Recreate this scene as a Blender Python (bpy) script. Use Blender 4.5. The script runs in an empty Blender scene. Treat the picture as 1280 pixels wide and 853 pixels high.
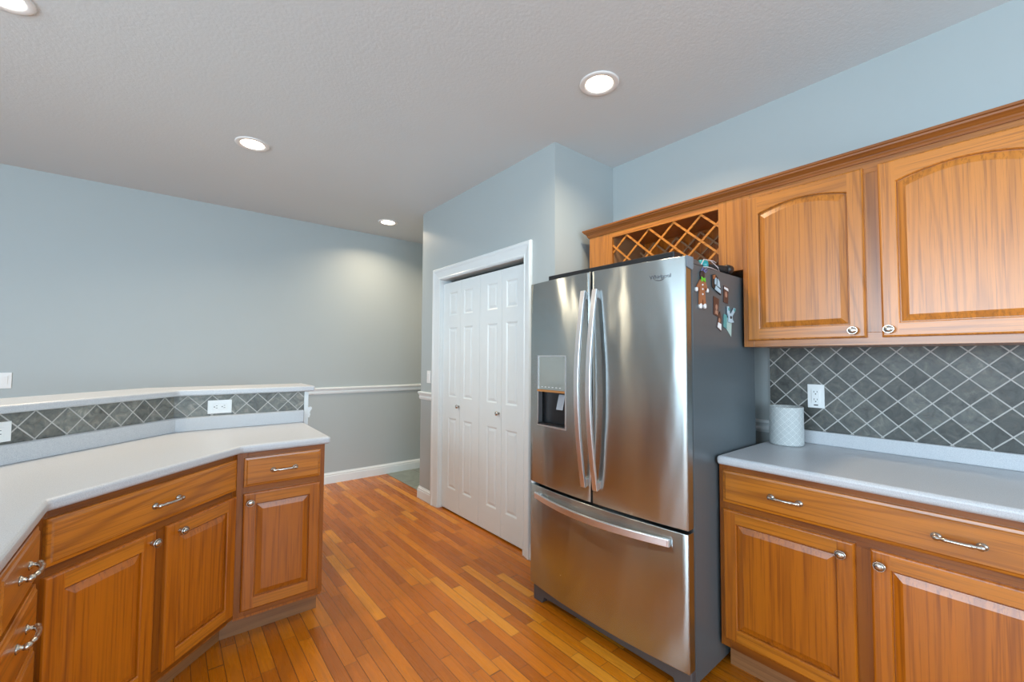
import bpy, bmesh, math, random
from mathutils import Vector, Matrix
random.seed(7)
S = bpy.context.scene
C = S.collection
PI = math.pi
R2 = math.sqrt(2)

# ------------------------------------------------------------------ camera
FPX = 533.952
YAW, PITCH, ROLL = map(math.radians, (39.0038, 2.33489, 0.33485))
fw = Vector((math.sin(YAW)*math.cos(PITCH), math.cos(YAW)*math.cos(PITCH), math.sin(PITCH)))
rt = fw.cross(Vector((0, 0, 1))).normalized()
up = rt.cross(fw)
r2 = rt*math.cos(ROLL) + up*math.sin(ROLL)
u2 = -rt*math.sin(ROLL) + up*math.cos(ROLL)
cam = bpy.data.cameras.new('camera')
cam.sensor_width = 36
cam.lens = FPX*36/1280
cam.clip_start = 0.02
co = bpy.data.objects.new('camera', cam)
C.objects.link(co)
m = Matrix((r2, u2, -fw)).transposed().to_4x4()
m.translation = Vector((0, 0, 1.324))
co.matrix_world = m
S.camera = co

# ------------------------------------------------------------------ view, world, daylight
S.view_settings.view_transform = 'Standard'
S.view_settings.look = 'None'
S.view_settings.gamma = 1
S.view_settings.use_curve_mapping = False
S.view_settings.exposure = 0.33
W = bpy.data.worlds.new('world'); S.world = W
W.use_nodes = True
bg = W.node_tree.nodes['Background']
bg.inputs[0].default_value = (0.62, 0.80, 1.0, 1)
bg.inputs[1].default_value = 2.2

def area(name, loc, rot, sx, sy, power, col):
    l = bpy.data.lights.new(name, 'AREA'); l.shape = 'RECTANGLE'
    l.size = sx; l.size_y = sy; l.energy = power; l.color = col
    o = bpy.data.objects.new(name, l); C.objects.link(o)
    o.location = loc; o.rotation_euler = rot
    return o
DAY = (0.69, 0.87, 1.0)
# daylight coming in through the windows behind and left of the camera
area('daylight_back_window', (0.3, -2.66, 1.55), (math.radians(118), 0, 0), 2.9, 1.5, 84, DAY)
area('daylight_left_window', (-3.86, 0.6, 1.60), (math.radians(92), 0, math.radians(-90)), 3.1, 1.7, 132, DAY)
LAMP_POWER = 8.0
LAMP_COL = (1.0, 0.80, 0.56)

# ------------------------------------------------------------------ node helpers
def newmat(name):
    M = bpy.data.materials.new(name); M.use_nodes = True
    return M, M.node_tree, M.node_tree.nodes['Principled BSDF']
def nd(nt, t, **kw):
    n = nt.nodes.new(t)
    for k, v in kw.items():
        if k.startswith('i_'): n.inputs[int(k[2:])].default_value = v
        else: setattr(n, k, v)
    return n
def ln(nt, a, b): nt.links.new(a, b)
def math_n(nt, op, a, b=None, c=None):
    n = nt.nodes.new('ShaderNodeMath'); n.operation = op
    for i, v in enumerate((a, b, c)):
        if v is None: continue
        if isinstance(v, (int, float)): n.inputs[i].default_value = v
        else: nt.links.new(v, n.inputs[i])
    return n.outputs[0]
def ramp(nt, fac, stops):
    n = nt.nodes.new('ShaderNodeValToRGB')
    e = n.color_ramp.elements
    while len(e) > 1: e.remove(e[-1])
    e[0].position = stops[0][0]; e[0].color = (*stops[0][1], 1)
    for p, c in stops[1:]:
        x = e.new(p); x.color = (*c, 1)
    nt.links.new(fac, n.inputs[0])
    return n.outputs[0]
def mixc(nt, fac, a, b, mode='MIX'):
    n = nt.nodes.new('ShaderNodeMix'); n.data_type = 'RGBA'; n.blend_type = mode
    if isinstance(fac, (int, float)): n.inputs[0].default_value = fac
    else: nt.links.new(fac, n.inputs[0])
    for i, v in ((6, a), (7, b)):
        if isinstance(v, tuple): n.inputs[i].default_value = (*v[:3], 1)
        else: nt.links.new(v, n.inputs[i])
    return n.outputs[2]
def bump(nt, bs, h, strength=0.2, dist=0.002):
    b = nt.nodes.new('ShaderNodeBump'); b.inputs['Strength'].default_value = strength
    b.inputs['Distance'].default_value = dist
    nt.links.new(h, b.inputs['Height']); nt.links.new(b.outputs[0], bs.inputs['Normal'])
def coords(nt, scale=(1, 1, 1), rnd=True, src='Object', rot=(0, 0, 0)):
    t = nt.nodes.new('ShaderNodeTexCoord')
    mp = nt.nodes.new('ShaderNodeMapping')
    mp.inputs['Scale'].default_value = scale
    mp.inputs['Rotation'].default_value = rot
    if rnd:
        oi = nt.nodes.new('ShaderNodeObjectInfo')
        va = nt.nodes.new('ShaderNodeVectorMath'); va.operation = 'MULTIPLY_ADD'
        cb = nt.nodes.new('ShaderNodeCombineXYZ')
        for i, k in enumerate((7.3, 5.1, 9.7)):
            nt.links.new(math_n(nt, 'MULTIPLY', oi.outputs['Random'], k), cb.inputs[i])
        va.inputs[1].default_value = (1, 1, 1)
        nt.links.new(t.outputs[src], va.inputs[0]); nt.links.new(cb.outputs[0], va.inputs[2])
        nt.links.new(va.outputs[0], mp.inputs[0])
    else:
        nt.links.new(t.outputs[src], mp.inputs[0])
    return mp.outputs[0]
def noise(nt, vec, scale, detail=4, rough=.55, dist=0):
    n = nt.nodes.new('ShaderNodeTexNoise')
    n.inputs['Scale'].default_value = scale; n.inputs['Detail'].default_value = detail
    n.inputs['Roughness'].default_value = rough; n.inputs['Distortion'].default_value = dist
    nt.links.new(vec, n.inputs['Vector'])
    return n.outputs[0]

def plain(name, col, rough=.5, metal=0, spec=None, coat=0, nscale=None, nstr=.1, var=.04):
    M, nt, bs = newmat(name)
    v = coords(nt, rnd=False)
    n1 = noise(nt, v, 6 if not nscale else nscale*.2, 3)
    c = mixc(nt, n1, tuple(x*(1-var) for x in col), tuple(min(1, x*(1+var)) for x in col))
    ln(nt, c, bs.inputs['Base Color'])
    bs.inputs['Roughness'].default_value = rough; bs.inputs['Metallic'].default_value = metal
    bs.inputs['Coat Weight'].default_value = coat
    if nscale: bump(nt, bs, noise(nt, v, nscale, 3), nstr, .001)
    return M

# oak -----------------------------------------------------------------
def oak(name, axis, light=(0.45, 0.124, 0.003), dark=(0.16, 0.030, 0.002), rough=.30, coat=.7):
    M, nt, bs = newmat(name)
    L = .055
    sc = {'z': (1, 1, L), 'x': (L, 1, 1), 'y': (1, L, 1)}[axis]
    v = coords(nt, sc)
    big = noise(nt, v, 4.5, 1.5, .45, .25)                 # cathedral rings
    rings = math_n(nt, 'SINE', math_n(nt, 'MULTIPLY', big, 105.0))
    rings = math_n(nt, 'POWER', math_n(nt, 'MULTIPLY_ADD', rings, .5, .5), 5.0)
    patch = noise(nt, v, 3.0, 1, .5, 0)
    rings = math_n(nt, 'MULTIPLY', rings, math_n(nt, 'MULTIPLY_ADD', patch, 1.6, -.25))
    rings = math_n(nt, 'MAXIMUM', rings, 0.0)
    fs = {'z': (1, 1, .018), 'x': (.018, 1, 1), 'y': (1, .018, 1)}[axis]
    vf = coords(nt, fs)
    fine = noise(nt, vf, 135, 4, .65)
    pores = ramp(nt, fine, [(.36, (1, 1, 1)), (.49, (0, 0, 0))])
    med = noise(nt, vf, 60, 3, .6)
    base = mixc(nt, med, tuple(x*.84 for x in light), tuple(min(1, x*1.12) for x in light))
    c = mixc(nt, math_n(nt, 'MULTIPLY', rings, .75), base, dark)
    bw = nt.nodes.new('ShaderNodeRGBToBW'); ln(nt, pores, bw.inputs[0])
    c = mixc(nt, math_n(nt, 'MULTIPLY', bw.outputs[0], .55), c, dark)
    oi = nt.nodes.new('ShaderNodeObjectInfo')
    hs = nt.nodes.new('ShaderNodeHueSaturation')
    ln(nt, math_n(nt, 'MULTIPLY_ADD', oi.outputs['Random'], .22, .90), hs.inputs['Value'])
    ln(nt, c, hs.inputs['Color']); ln(nt, hs.outputs[0], bs.inputs['Base Color'])
    bs.inputs['Roughness'].default_value = rough
    bs.inputs['Coat Weight'].default_value = coat; bs.inputs['Coat Roughness'].default_value = .30
    bump(nt, bs, fine, .25, .0006)
    return M
OAKV = oak('oak_vertical_grain', 'z')
OAKH = oak('oak_horizontal_grain', 'x', (.53, .172, .010), (.20, .048, .003))
FRV = oak('oak_frame_shaded_vertical_grain', 'z', (.30, .082, .003), (.12, .024, .002), .35, .4)  # frame oak darkened in its colour to carry the shade around the doors
FRH = oak('oak_frame_shaded_horizontal_grain', 'x', (.30, .082, .003), (.12, .024, .002), .35, .4)
OAKY = oak('oak_depth_grain', 'y')
OAK = [OAKV, OAKH]
OAKUV = oak('oak_upper_sheen_vertical_grain', 'z', (.56, .195, .020), (.20, .055, .006))  # same oak as below, lightened to carry the daylight sheen on upper doors
OAKUH = oak('oak_upper_sheen_horizontal_grain', 'x', (.56, .195, .020), (.20, .055, .006))
OAKU = [OAKUV, OAKUH]
FRU = [oak('oak_upper_frame_vertical', 'z', (.46, .160, .020), (.18, .050, .006)), oak('oak_upper_frame_horizontal', 'x', (.46, .160, .020), (.18, .050, .006))]  # upper frames keep the sheen-lightened tone, slightly darker than the doors
TOE = oak('oak_toe_kick', 'x', (0.34, .150, .055), (.15, .055, .018), .5)
OAKIN = plain('oak_cabinet_interior', (.30, .155, .070), .6)

# painted surfaces ----------------------------------------------------
def paint(name, col, rough, nscale, nstr):
    M, nt, bs = newmat(name)
    v = coords(nt, rnd=False)
    ln(nt, mixc(nt, noise(nt, v, 2.0, 3), tuple(x*.98 for x in col), tuple(x*1.02 for x in col)), bs.inputs['Base Color'])
    bs.inputs['Roughness'].default_value = rough
    bump(nt, bs, noise(nt, v, nscale, 4, .6), nstr, .002)
    return M
WALL = paint('wall_paint_blue_grey', (.415, .465, .472), .45, 260, .12)
CEIL = paint('ceiling_textured_white', (.655, .700, .715), .9, 70, .55)
TRIM = plain('white_trim_paint', (.76, .81, .82), .3)
DOORW = plain('white_door_paint', (.76, .82, .83), .32)
PLATE = plain('white_plastic', (.84, .86, .86), .3)
SLOT = plain('dark_slot', (.02, .02, .02), .5)

# laminate counter ----------------------------------------------------
def laminate():
    M, nt, bs = newmat('pale_grey_speckled_laminate')
    v = coords(nt, rnd=False)
    sp = noise(nt, v, 420, 2, .7)
    c = ramp(nt, sp, [(.30, (.42, .45, .49)), (.5, (.55, .575, .605)), (.72, (.63, .65, .67))])
    ln(nt, c, bs.inputs['Base Color'])
    bs.inputs['Roughness'].default_value = .34
    bump(nt, bs, sp, .06, .0005)
    return M
LAM = laminate()

# slate tile on the diagonal -----------------------------------------
def slate(name, D, u0, z0, grout_w=.0045, mul=1.0):
    """local x = along the wall, local z = height; D = diamond diagonal, crossings at (u0,z0)."""
    M, nt, bs = newmat(name)
    t = nt.nodes.new('ShaderNodeTexCoord'); s = nt.nodes.new('ShaderNodeSeparateXYZ')
    ln(nt, t.outputs['Object'], s.inputs[0])
    u = math_n(nt, 'DIVIDE', math_n(nt, 'SUBTRACT', s.outputs[0], u0), D)
    z = math_n(nt, 'DIVIDE', math_n(nt, 'SUBTRACT', s.outputs[2], z0), D)
    a = math_n(nt, 'ADD', u, z); b = math_n(nt, 'SUBTRACT', u, z)
    def edge(q):
        f = math_n(nt, 'FRACT', math_n(nt, 'ADD', q, 50.0))
        return math_n(nt, 'MINIMUM', f, math_n(nt, 'SUBTRACT', 1.0, f))
    e = math_n(nt, 'MINIMUM', edge(a), edge(b))
    g = grout_w*R2/D/2
    fac = nt.nodes.new('ShaderNodeMapRange'); fac.interpolation_type = 'SMOOTHSTEP'
    fac.inputs['From Min'].default_value = g*.75; fac.inputs['From Max'].default_value = g*1.4
    ln(nt, e, fac.inputs['Value'])
    cb = nt.nodes.new('ShaderNodeCombineXYZ')
    ln(nt, math_n(nt, 'FLOOR', a), cb.inputs[0]); ln(nt, math_n(nt, 'FLOOR', b), cb.inputs[1])
    wn = nt.nodes.new('ShaderNodeTexWhiteNoise'); wn.noise_dimensions = '2D'; ln(nt, cb.outputs[0], wn.inputs['Vector'])
    vm = nt.nodes.new('ShaderNodeVectorMath'); vm.operation = 'MULTIPLY_ADD'
    vm.inputs[1].default_value = (3, 3, 3)
    ln(nt, wn.outputs['Color'], vm.inputs[0]); ln(nt, t.outputs['Object'], vm.inputs[2])
    n1 = noise(nt, vm.outputs[0], 22, 6, .65, 1.2)
    k = lambda c: tuple(x*mul for x in c)
    c1 = ramp(nt, n1, [(.30, k((.085, .085, .080))), (.47, k((.150, .160, .150))), (.56, k((.185, .190, .170))), (.66, k((.27, .265, .235)))])
    vein = math_n(nt, 'ABSOLUTE', math_n(nt, 'SUBTRACT', noise(nt, vm.outputs[0], 9, 4, .6, 2.0), .5))
    vein = ramp(nt, vein, [(.0, (1, 1, 1)), (.016, (0, 0, 0))])
    c1 = mixc(nt, math_n(nt, 'MULTIPLY', vein, .35), c1, k((.24, .18, .13)))
    hs = nt.nodes.new('ShaderNodeHueSaturation')
    ln(nt, math_n(nt, 'MULTIPLY_ADD', wn.outputs['Value'], .75, .62), hs.inputs['Value']); ln(nt, c1, hs.inputs['Color'])
    c = mixc(nt, fac.outputs[0], (.50, .49, .47), hs.outputs[0])
    ln(nt, c, bs.inputs['Base Color'])
    ln(nt, math_n(nt, 'MULTIPLY_ADD', fac.outputs[0], -.35, .8), bs.inputs['Roughness'])
    h = math_n(nt, 'ADD', fac.outputs[0], math_n(nt, 'MULTIPLY', n1, .35))
    bump(nt, bs, h, .5, .002)
    return M

# floor ---------------------------------------------------------------
def wood_floor():
    M, nt, bs = newmat('oak_strip_flooring')
    t = nt.nodes.new('ShaderNodeTexCoord'); s = nt.nodes.new('ShaderNodeSeparateXYZ')
    ln(nt, t.outputs['Object'], s.inputs[0])
    PW = .057
    xr = math_n(nt, 'DIVIDE', math_n(nt, 'ADD', s.outputs[0], 20.0), PW)
    row = math_n(nt, 'FLOOR', xr); fx = math_n(nt, 'FRACT', xr)
    w1 = nt.nodes.new('ShaderNodeTexWhiteNoise'); w1.noise_dimensions = '1D'; ln(nt, row, w1.inputs['W'])
    # board length varies per row
    Ln = math_n(nt, 'MULTIPLY_ADD', w1.outputs['Value'], .42, .36)
    off = math_n(nt, 'MULTIPLY', nt_sep(nt, w1.outputs['Color'], 1), 3.0)
    yr = math_n(nt, 'DIVIDE', math_n(nt, 'ADD', math_n(nt, 'ADD', s.outputs[1], 20.0), off), Ln)
    # wobble board ends so lengths differ inside a row as well
    wob = math_n(nt, 'MULTIPLY', math_n(nt, 'SINE', math_n(nt, 'MULTIPLY_ADD', yr, 2.1, math_n(nt, 'MULTIPLY', w1.outputs['Value'], 40))), .28)
    yr = math_n(nt, 'ADD', yr, wob)
    brd = math_n(nt, 'FLOOR', yr); fy = math_n(nt, 'FRACT', yr)
    cb = nt.nodes.new('ShaderNodeCombineXYZ'); ln(nt, row, cb.inputs[0]); ln(nt, brd, cb.inputs[1])
    w2 = nt.nodes.new('ShaderNodeTexWhiteNoise'); w2.noise_dimensions = '2D'; ln(nt, cb.outputs[0], w2.inputs['Vector'])
    ex = math_n(nt, 'MULTIPLY', math_n(nt, 'MINIMUM', fx, math_n(nt, 'SUBTRACT', 1, fx)), PW)
    ey = math_n(nt, 'MULTIPLY', math_n(nt, 'MINIMUM', fy, math_n(nt, 'SUBTRACT', 1, fy)), Ln)
    e = math_n(nt, 'MINIMUM', ex, ey)
    gap = nt.nodes.new('ShaderNodeMapRange')
    gap.inputs['From Min'].default_value = .0006; gap.inputs['From Max'].default_value = .0019
    ln(nt, e, gap.inputs['Value'])
    vm = nt.nodes.new('ShaderNodeVectorMath'); vm.operation = 'MULTIPLY_ADD'; vm.inputs[1].default_value = (4, 9, 2)
    ln(nt, w2.outputs['Color'], vm.inputs[0]); ln(nt, t.outputs['Object'], vm.inputs[2])
    mp = nt.nodes.new('ShaderNodeMapping'); mp.inputs['Scale'].default_value = (1, .06, 1); ln(nt, vm.outputs[0], mp.inputs[0])
    gr = noise(nt, mp.outputs[0], 90, 4, .6)
    rg = math_n(nt, 'POWER', math_n(nt, 'FRACT', math_n(nt, 'MULTIPLY', noise(nt, mp.outputs[0], 10, 2, .5, .5), 9)), 2.5)
    tone = ramp(nt, w2.outputs['Value'], [(0, (.42, .112, .003)), (.3, (.56, .158, .004)), (.6, (.66, .195, .005)), (.85, (.76, .25, .008)), (1, (.86, .34, .024))])
    c = mixc(nt, math_n(nt, 'MULTIPLY', gr, .45), tone, (.22, .060, .008))
    c = mixc(nt, math_n(nt, 'MULTIPLY', rg, .22), c, (.22, .065, .010))
    c = mixc(nt, gap.outputs[0], (.10, .032, .008), c)
    ln(nt, c, bs.inputs['Base Color'])
    bs.inputs['Roughness'].default_value = .27; bs.inputs['Specular IOR Level'].default_value = .38
    ln(nt, math_n(nt, 'MULTIPLY_ADD', gr, .12, .22), bs.inputs['Roughness'])
    h = math_n(nt, 'ADD', math_n(nt, 'MULTIPLY', gap.outputs[0], 1.0), math_n(nt, 'MULTIPLY', w2.outputs['Value'], .25))
    bump(nt, bs, h, .35, .0012)
    return M
def nt_sep(nt, col, i):
    s = nt.nodes.new('ShaderNodeSeparateColor'); nt.links.new(col, s.inputs[0]); return s.outputs[i]
def floor_tile():
    M, nt, bs = newmat('grey_green_floor_tile')
    t = nt.nodes.new('ShaderNodeTexCoord'); s = nt.nodes.new('ShaderNodeSeparateXYZ'); ln(nt, t.outputs['Object'], s.inputs[0])
    es = []; fl = []
    for ax, o, p in ((0, 1.99, .32), (1, 4.29, .38)):
        q = math_n(nt, 'DIVIDE', math_n(nt, 'SUBTRACT', s.outputs[ax], o - 40*p), p)
        f = math_n(nt, 'FRACT', q); fl.append(math_n(nt, 'FLOOR', q))
        es.append(math_n(nt, 'MULTIPLY', math_n(nt, 'MINIMUM', f, math_n(nt, 'SUBTRACT', 1, f)), p))
    e = math_n(nt, 'MINIMUM', es[0], es[1])
    mr = nt.nodes.new('ShaderNodeMapRange'); mr.inputs['From Min'].default_value = .003; mr.inputs['From Max'].default_value = .0055; ln(nt, e, mr.inputs['Value'])
    n = noise(nt, t.outputs['Object'], 9, 5, .6, .8)
    c = ramp(nt, n, [(.3, (.17, .20, .18)), (.55, (.25, .29, .26)), (.75, (.32, .35, .31))])
    ln(nt, mixc(nt, mr.outputs[0], (.12, .11, .09), c), bs.inputs['Base Color'])
    bs.inputs['Roughness'].default_value = .35
    bump(nt, bs, mr.outputs[0], .4, .002)
    return M

# metals --------------------------------------------------------------
def steel(name, col, rough, aniso=.75, wob=.5, grain_axis='z'):
    M, nt, bs = newmat(name)
    v = coords(nt, (1, 1, 260), rnd=False)
    fine = noise(nt, v, 3.0, 3, .6)
    c = mixc(nt, fine, tuple(x*.95 for x in col), tuple(min(1, x*1.05) for x in col))
    ln(nt, c, bs.inputs['Base Color'])
    bs.inputs['Metallic'].default_value = 1; bs.inputs['Roughness'].default_value = rough
    bs.inputs['Anisotropic'].default_value = aniso
    tg = nt.nodes.new('ShaderNodeTangent'); tg.direction_type = 'RADIAL'; tg.axis = 'Z'
    ln(nt, tg.outputs[0], bs.inputs['Tangent']); bs.inputs['Anisotropic Rotation'].default_value = .25
    v2 = coords(nt, (1, 1, .35), rnd=False)
    bump(nt, bs, noise(nt, v2, 5.5, 2, .4), wob, .006)
    return M
STEEL = steel('brushed_stainless_steel', (.48, .530, .535), .24, 1.0, .9)
STEELH = steel('bright_steel_handle', (.86, .87, .90), .36, .3, 0.0)
SIDE = plain('fridge_grey_side_metal', (.125, .150, .165), .33, .35, nscale=300, nstr=.05)
NICKEL = plain('aged_nickel', (.56, .53, .49), .27, 1.0)
NICKELD = plain('darkened_nickel', (.22, .19, .16), .35, 1.0)
BLACK = plain('black_plastic', (.012, .013, .015), .35)
GASK = plain('dark_grey_gasket', (.03, .03, .032), .6)
KICK = plain('fridge_kick_grey', (.10, .10, .105), .4, .3)

# ------------------------------------------------------------------ mesh helper
class MB:
    def __init__(s): s.v = []; s.f = []; s.m = []; s.sm = []
    def add(s, vs, fs, mi=0, smooth=False):
        o = len(s.v); s.v += [tuple(p) for p in vs]
        for f in fs: s.f.append(tuple(i+o for i in f)); s.m.append(mi); s.sm.append(smooth)
    def box(s, x0, x1, y0, y1, z0, z1, mi=0):
        if x0 > x1: x0, x1 = x1, x0
        if y0 > y1: y0, y1 = y1, y0
        if z0 > z1: z0, z1 = z1, z0
        vs = [(x, y, z) for z in (z0, z1) for y in (y0, y1) for x in (x0, x1)]
        s.add(vs, [(0, 2, 3, 1), (4, 5, 7, 6), (0, 1, 5, 4), (2, 6, 7, 3), (0, 4, 6, 2), (1, 3, 7, 5)], mi)
    def quad(s, a, b, c, d, mi=0, smooth=False): s.add([a, b, c, d], [(0, 1, 2, 3)], mi, smooth)
    def loops(s, L, mi=0, closed=True, cap0=False, cap1=False, smooth=False):
        o = len(s.v); n = len(L[0])
        for lp in L: s.v += [tuple(p) for p in lp]
        for a in range(len(L)-1):
            mm = mi[a] if isinstance(mi, list) else mi
            for i in range(n if closed else n-1):
                j = (i+1) % n
                s.f.append((o+a*n+i, o+a*n+j, o+(a+1)*n+j, o+(a+1)*n+i)); s.m.append(mm); s.sm.append(smooth)
        m0 = mi[0] if isinstance(mi, list) else mi; m1 = mi[-1] if isinstance(mi, list) else mi
        if cap0: s.f.append(tuple(o+i for i in reversed(range(n)))); s.m.append(m0); s.sm.append(False)
        if cap1: s.f.append(tuple(o+(len(L)-1)*n+i for i in range(n))); s.m.append(m1); s.sm.append(False)
    def prism(s, poly, z0, z1, mi=0):           # poly in xy
        s.loops([[(x, y, z0) for x, y in poly], [(x, y, z1) for x, y in poly]], mi, cap0=True, cap1=True)
    def plate(s, poly, y0, y1, mi=0):           # poly in xz, extruded along y
        s.loops([[(x, y0, z) for x, z in poly], [(x, y1, z) for x, z in poly]], mi, cap0=True, cap1=True)
    def tube(s, pts, rad, n=10, mi=0, cap=True, sx=1.0):
        P = [Vector(p) for p in pts]; L = []
        rad = rad if isinstance(rad, (list, tuple)) else [rad]*len(P)
        up0 = Vector((0, 0, 1))
        for i, p in enumerate(P):
            d = (P[min(i+1, len(P)-1)] - P[max(i-1, 0)]).normalized()
            u = up0 if abs(d.dot(up0)) < .93 else Vector((0, 1, 0))
            a = d.cross(u).normalized(); b = a.cross(d).normalized()
            L.append([p + a*math.cos(2*PI*k/n)*rad[i]*sx + b*math.sin(2*PI*k/n)*rad[i] for k in range(n)])
        s.loops(L, mi, cap0=cap, cap1=cap, smooth=True)
    def lathe(s, prof, n=24, mi=0, axis='z', c=(0, 0, 0), sx=1.0, sm=True):
        """prof: list of (radius, height along the axis)"""
        L = []
        for r, h in prof:
            lp = []
            for k in range(n):
                a = 2*PI*k/n; p, q = r*math.cos(a)*sx, r*math.sin(a)
                if axis == 'z': lp.append((c[0]+p, c[1]+q, c[2]+h))
                elif axis == 'y': lp.append((c[0]+p, c[1]+h, c[2]+q))
                else: lp.append((c[0]+h, c[1]+p, c[2]+q))
            L.append(lp)
        s.loops(L, mi, cap0=True, cap1=True, smooth=sm)
    def build(s, name, mats, parent=None, loc=(0, 0, 0), rotz=0, bevel=0, seg=2, smooth_angle=None):
        me = bpy.data.meshes.new(name)
        me.from_pydata(s.v, [], s.f)
        mats = mats if isinstance(mats, list) else [mats]
        for M in mats: me.materials.append(M)
        for p, mi, sm in zip(me.polygons, s.m, s.sm): p.material_index = mi; p.use_smooth = sm
        bm = bmesh.new(); bm.from_mesh(me)
        bmesh.ops.recalc_face_normals(bm, faces=bm.faces)
        bm.to_mesh(me); bm.free()
        o = bpy.data.objects.new(name, me); C.objects.link(o)
        o.location = loc; o.rotation_euler = (0, 0, rotz)
        if parent: o.parent = parent
        if bevel:
            b = o.modifiers.new('bevel', 'BEVEL'); b.width = bevel; b.segments = seg; b.limit_method = 'ANGLE'
            b.angle_limit = math.radians(35); b.harden_normals = False
        return o
def thing(name, label, cat, loc=(0, 0, 0), rotz=0, group=None):
    o = bpy.data.objects.new(name, None); C.objects.link(o)
    o.empty_display_size = .05
    o.location = loc; o.rotation_euler = (0, 0, rotz)
    o['label'] = label; o['category'] = cat
    if group: o['group'] = group
    return o
def tag(o, label, cat, group=None):
    o['label'] = label; o['category'] = cat
    if group: o['group'] = group
    return o
def struct(o): o['kind'] = 'structure'; return o
def sbox(name, M, *b, bevel=0):
    mb = MB(); mb.box(*b); return struct(mb.build(name, M, bevel=bevel))

def offs(path, d):
    """offset an open xy polyline to the left of travel by d"""
    P = [Vector(p) for p in path]; out = []
    for i, p in enumerate(P):
        ns = []
        if i > 0: t = (P[i]-P[i-1]).normalized(); ns.append(Vector((-t.y, t.x)))
        if i < len(P)-1: t = (P[i+1]-P[i]).normalized(); ns.append(Vector((-t.y, t.x)))
        if len(ns) == 1: out.append(p + ns[0]*d)
        else:
            b = (ns[0]+ns[1]).normalized(); out.append(p + b*(d/b.dot(ns[0])))
    return [tuple(p) for p in out]
def sweep(mb, path, prof, mi=0):
    """prof: closed list of (offset to the left, z); swept along the xy polyline with mitres"""
    rows = [offs(path, d) for d, z in prof]
    L = [[(rows[k][i][0], rows[k][i][1], prof[k][1]) for k in range(len(prof))] for i in range(len(path))]
    mb.loops(L, mi, cap0=True, cap1=True)

# ------------------------------------------------------------------ room shell
XW, YF, ZC, XC = 2.51, 4.738, 2.725, 1.915
YR, YC = 1.934, 3.752          # closet box: near return wall and far corner
XL, YB = -3.9, -2.7            # walls out of view, left of and behind the camera
XH = 4.6                       # end of the hall behind the closet

mb = MB(); mb.box(XL, XH, YB, YF, -.06, 0)
fl = struct(mb.build('floor', wood_floor()))
mb = MB(); mb.prism([(1.995, YC-.02), (XH, YC-.02), (XH, YF), (1.995, YF)], .0005, .004)
struct(mb.build('floor', floor_tile()))
mb = MB(); mb.box(XL, XH, YB, YF, ZC, ZC+.08); struct(mb.build('ceiling', CEIL))
sbox('wall_right', WALL, XW, XW+.12, YB, YR+.06, 0, ZC)
sbox('wall_far', WALL, XL-.1, XH, YF, YF+.12, 0, ZC)
sbox('wall_hall', WALL, XH, XH+.1, YC, YF, 0, ZC)
# closet box with its doorway
DY0, DY1, DZ = 2.229, 3.392, 2.03
mb = MB()
mb.box(XC, XC+.11, YR, DY0, 0, ZC); mb.box(XC, XC+.11, DY1, YC, 0, ZC); mb.box(XC, XC+.11, DY0, DY1, DZ, ZC)
struct(mb.build('wall_closet', WALL))
sbox('wall_return', WALL, XC+.11, XW, YR, YR+.1, 0, ZC)
sbox('wall_closet_far', WALL, XC+.11, XH, YC-.1, YC, 0, ZC)
sbox('wall_closet_back', WALL, XC+.7, XC+.78, YR+.1, YC-.1, 0, ZC)
# left and back walls with window openings (behind the camera)
def wall_with_window(name, horiz, pos, a0, a1, w0, w1, s0, s1):
    mb = MB()
    for (p, q, r, t) in ((a0, w0, 0, ZC), (w1, a1, 0, ZC), (w0, w1, 0, s0), (w0, w1, s1, ZC)):
        if horiz: mb.box(p, q, pos-.12, pos, r, t)
        else: mb.box(pos-.12, pos, p, q, r, t)
    struct(mb.build(name, WALL))
wall_with_window('wall_back', True, YB, XL-.12, XW+.12, -1.2, 1.8, .8, 2.3)
wall_with_window('wall_left', False, XL, YB, YF, -1.0, 2.2, .7, 2.5)
for i, (hz, w0, w1, s0, s1) in enumerate(((True, -1.2, 1.8, .8, 2.3), (False, -1.0, 2.2, .7, 2.5))):
    mb = MB(); t = .05
    n = 3
    def fb(p, q, r, s_):
        if hz: mb.box(p, q, YB-.10, YB-.04, r, s_)
        else: mb.box(XL-.10, XL-.04, p, q, r, s_)
    fb(w0, w1, s0, s0+t); fb(w0, w1, s1-t, s1)
    for k in range(n+1):
        x = w0 + (w1-w0-t)*k/n; fb(x, x+t, s0, s1)
    struct(mb.build('window_%d' % (i+1), TRIM))

# trim profiles (offset to the room side, z)
def rail_prof(z0, z1, d=.022):
    h = z1-z0
    return [(0, z0), (.008, z0), (.013, z0+h*.25), (.010, z0+h*.45), (.014, z0+h*.62), (d, z0+h*.78), (d, z0+h*.93), (d-.006, z1), (0, z1)]
def base_prof(h=.112, d=.016, e=0):
    return [(e, 0), (e+d, 0), (e+d, h*.68), (e+d-.004, h*.74), (e+d-.002, h*.82), (e+.006, h*.93), (e+.004, h), (e, h)]
tn = [0]
def trim(path, prof, mat=TRIM, nm='trim'):
    mb = MB(); sweep(mb, path, prof)
    tn[0] += 1
    return struct(mb.build('%s_%d' % (nm, tn[0]) if nm == 'trim' else nm, mat))
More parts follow.
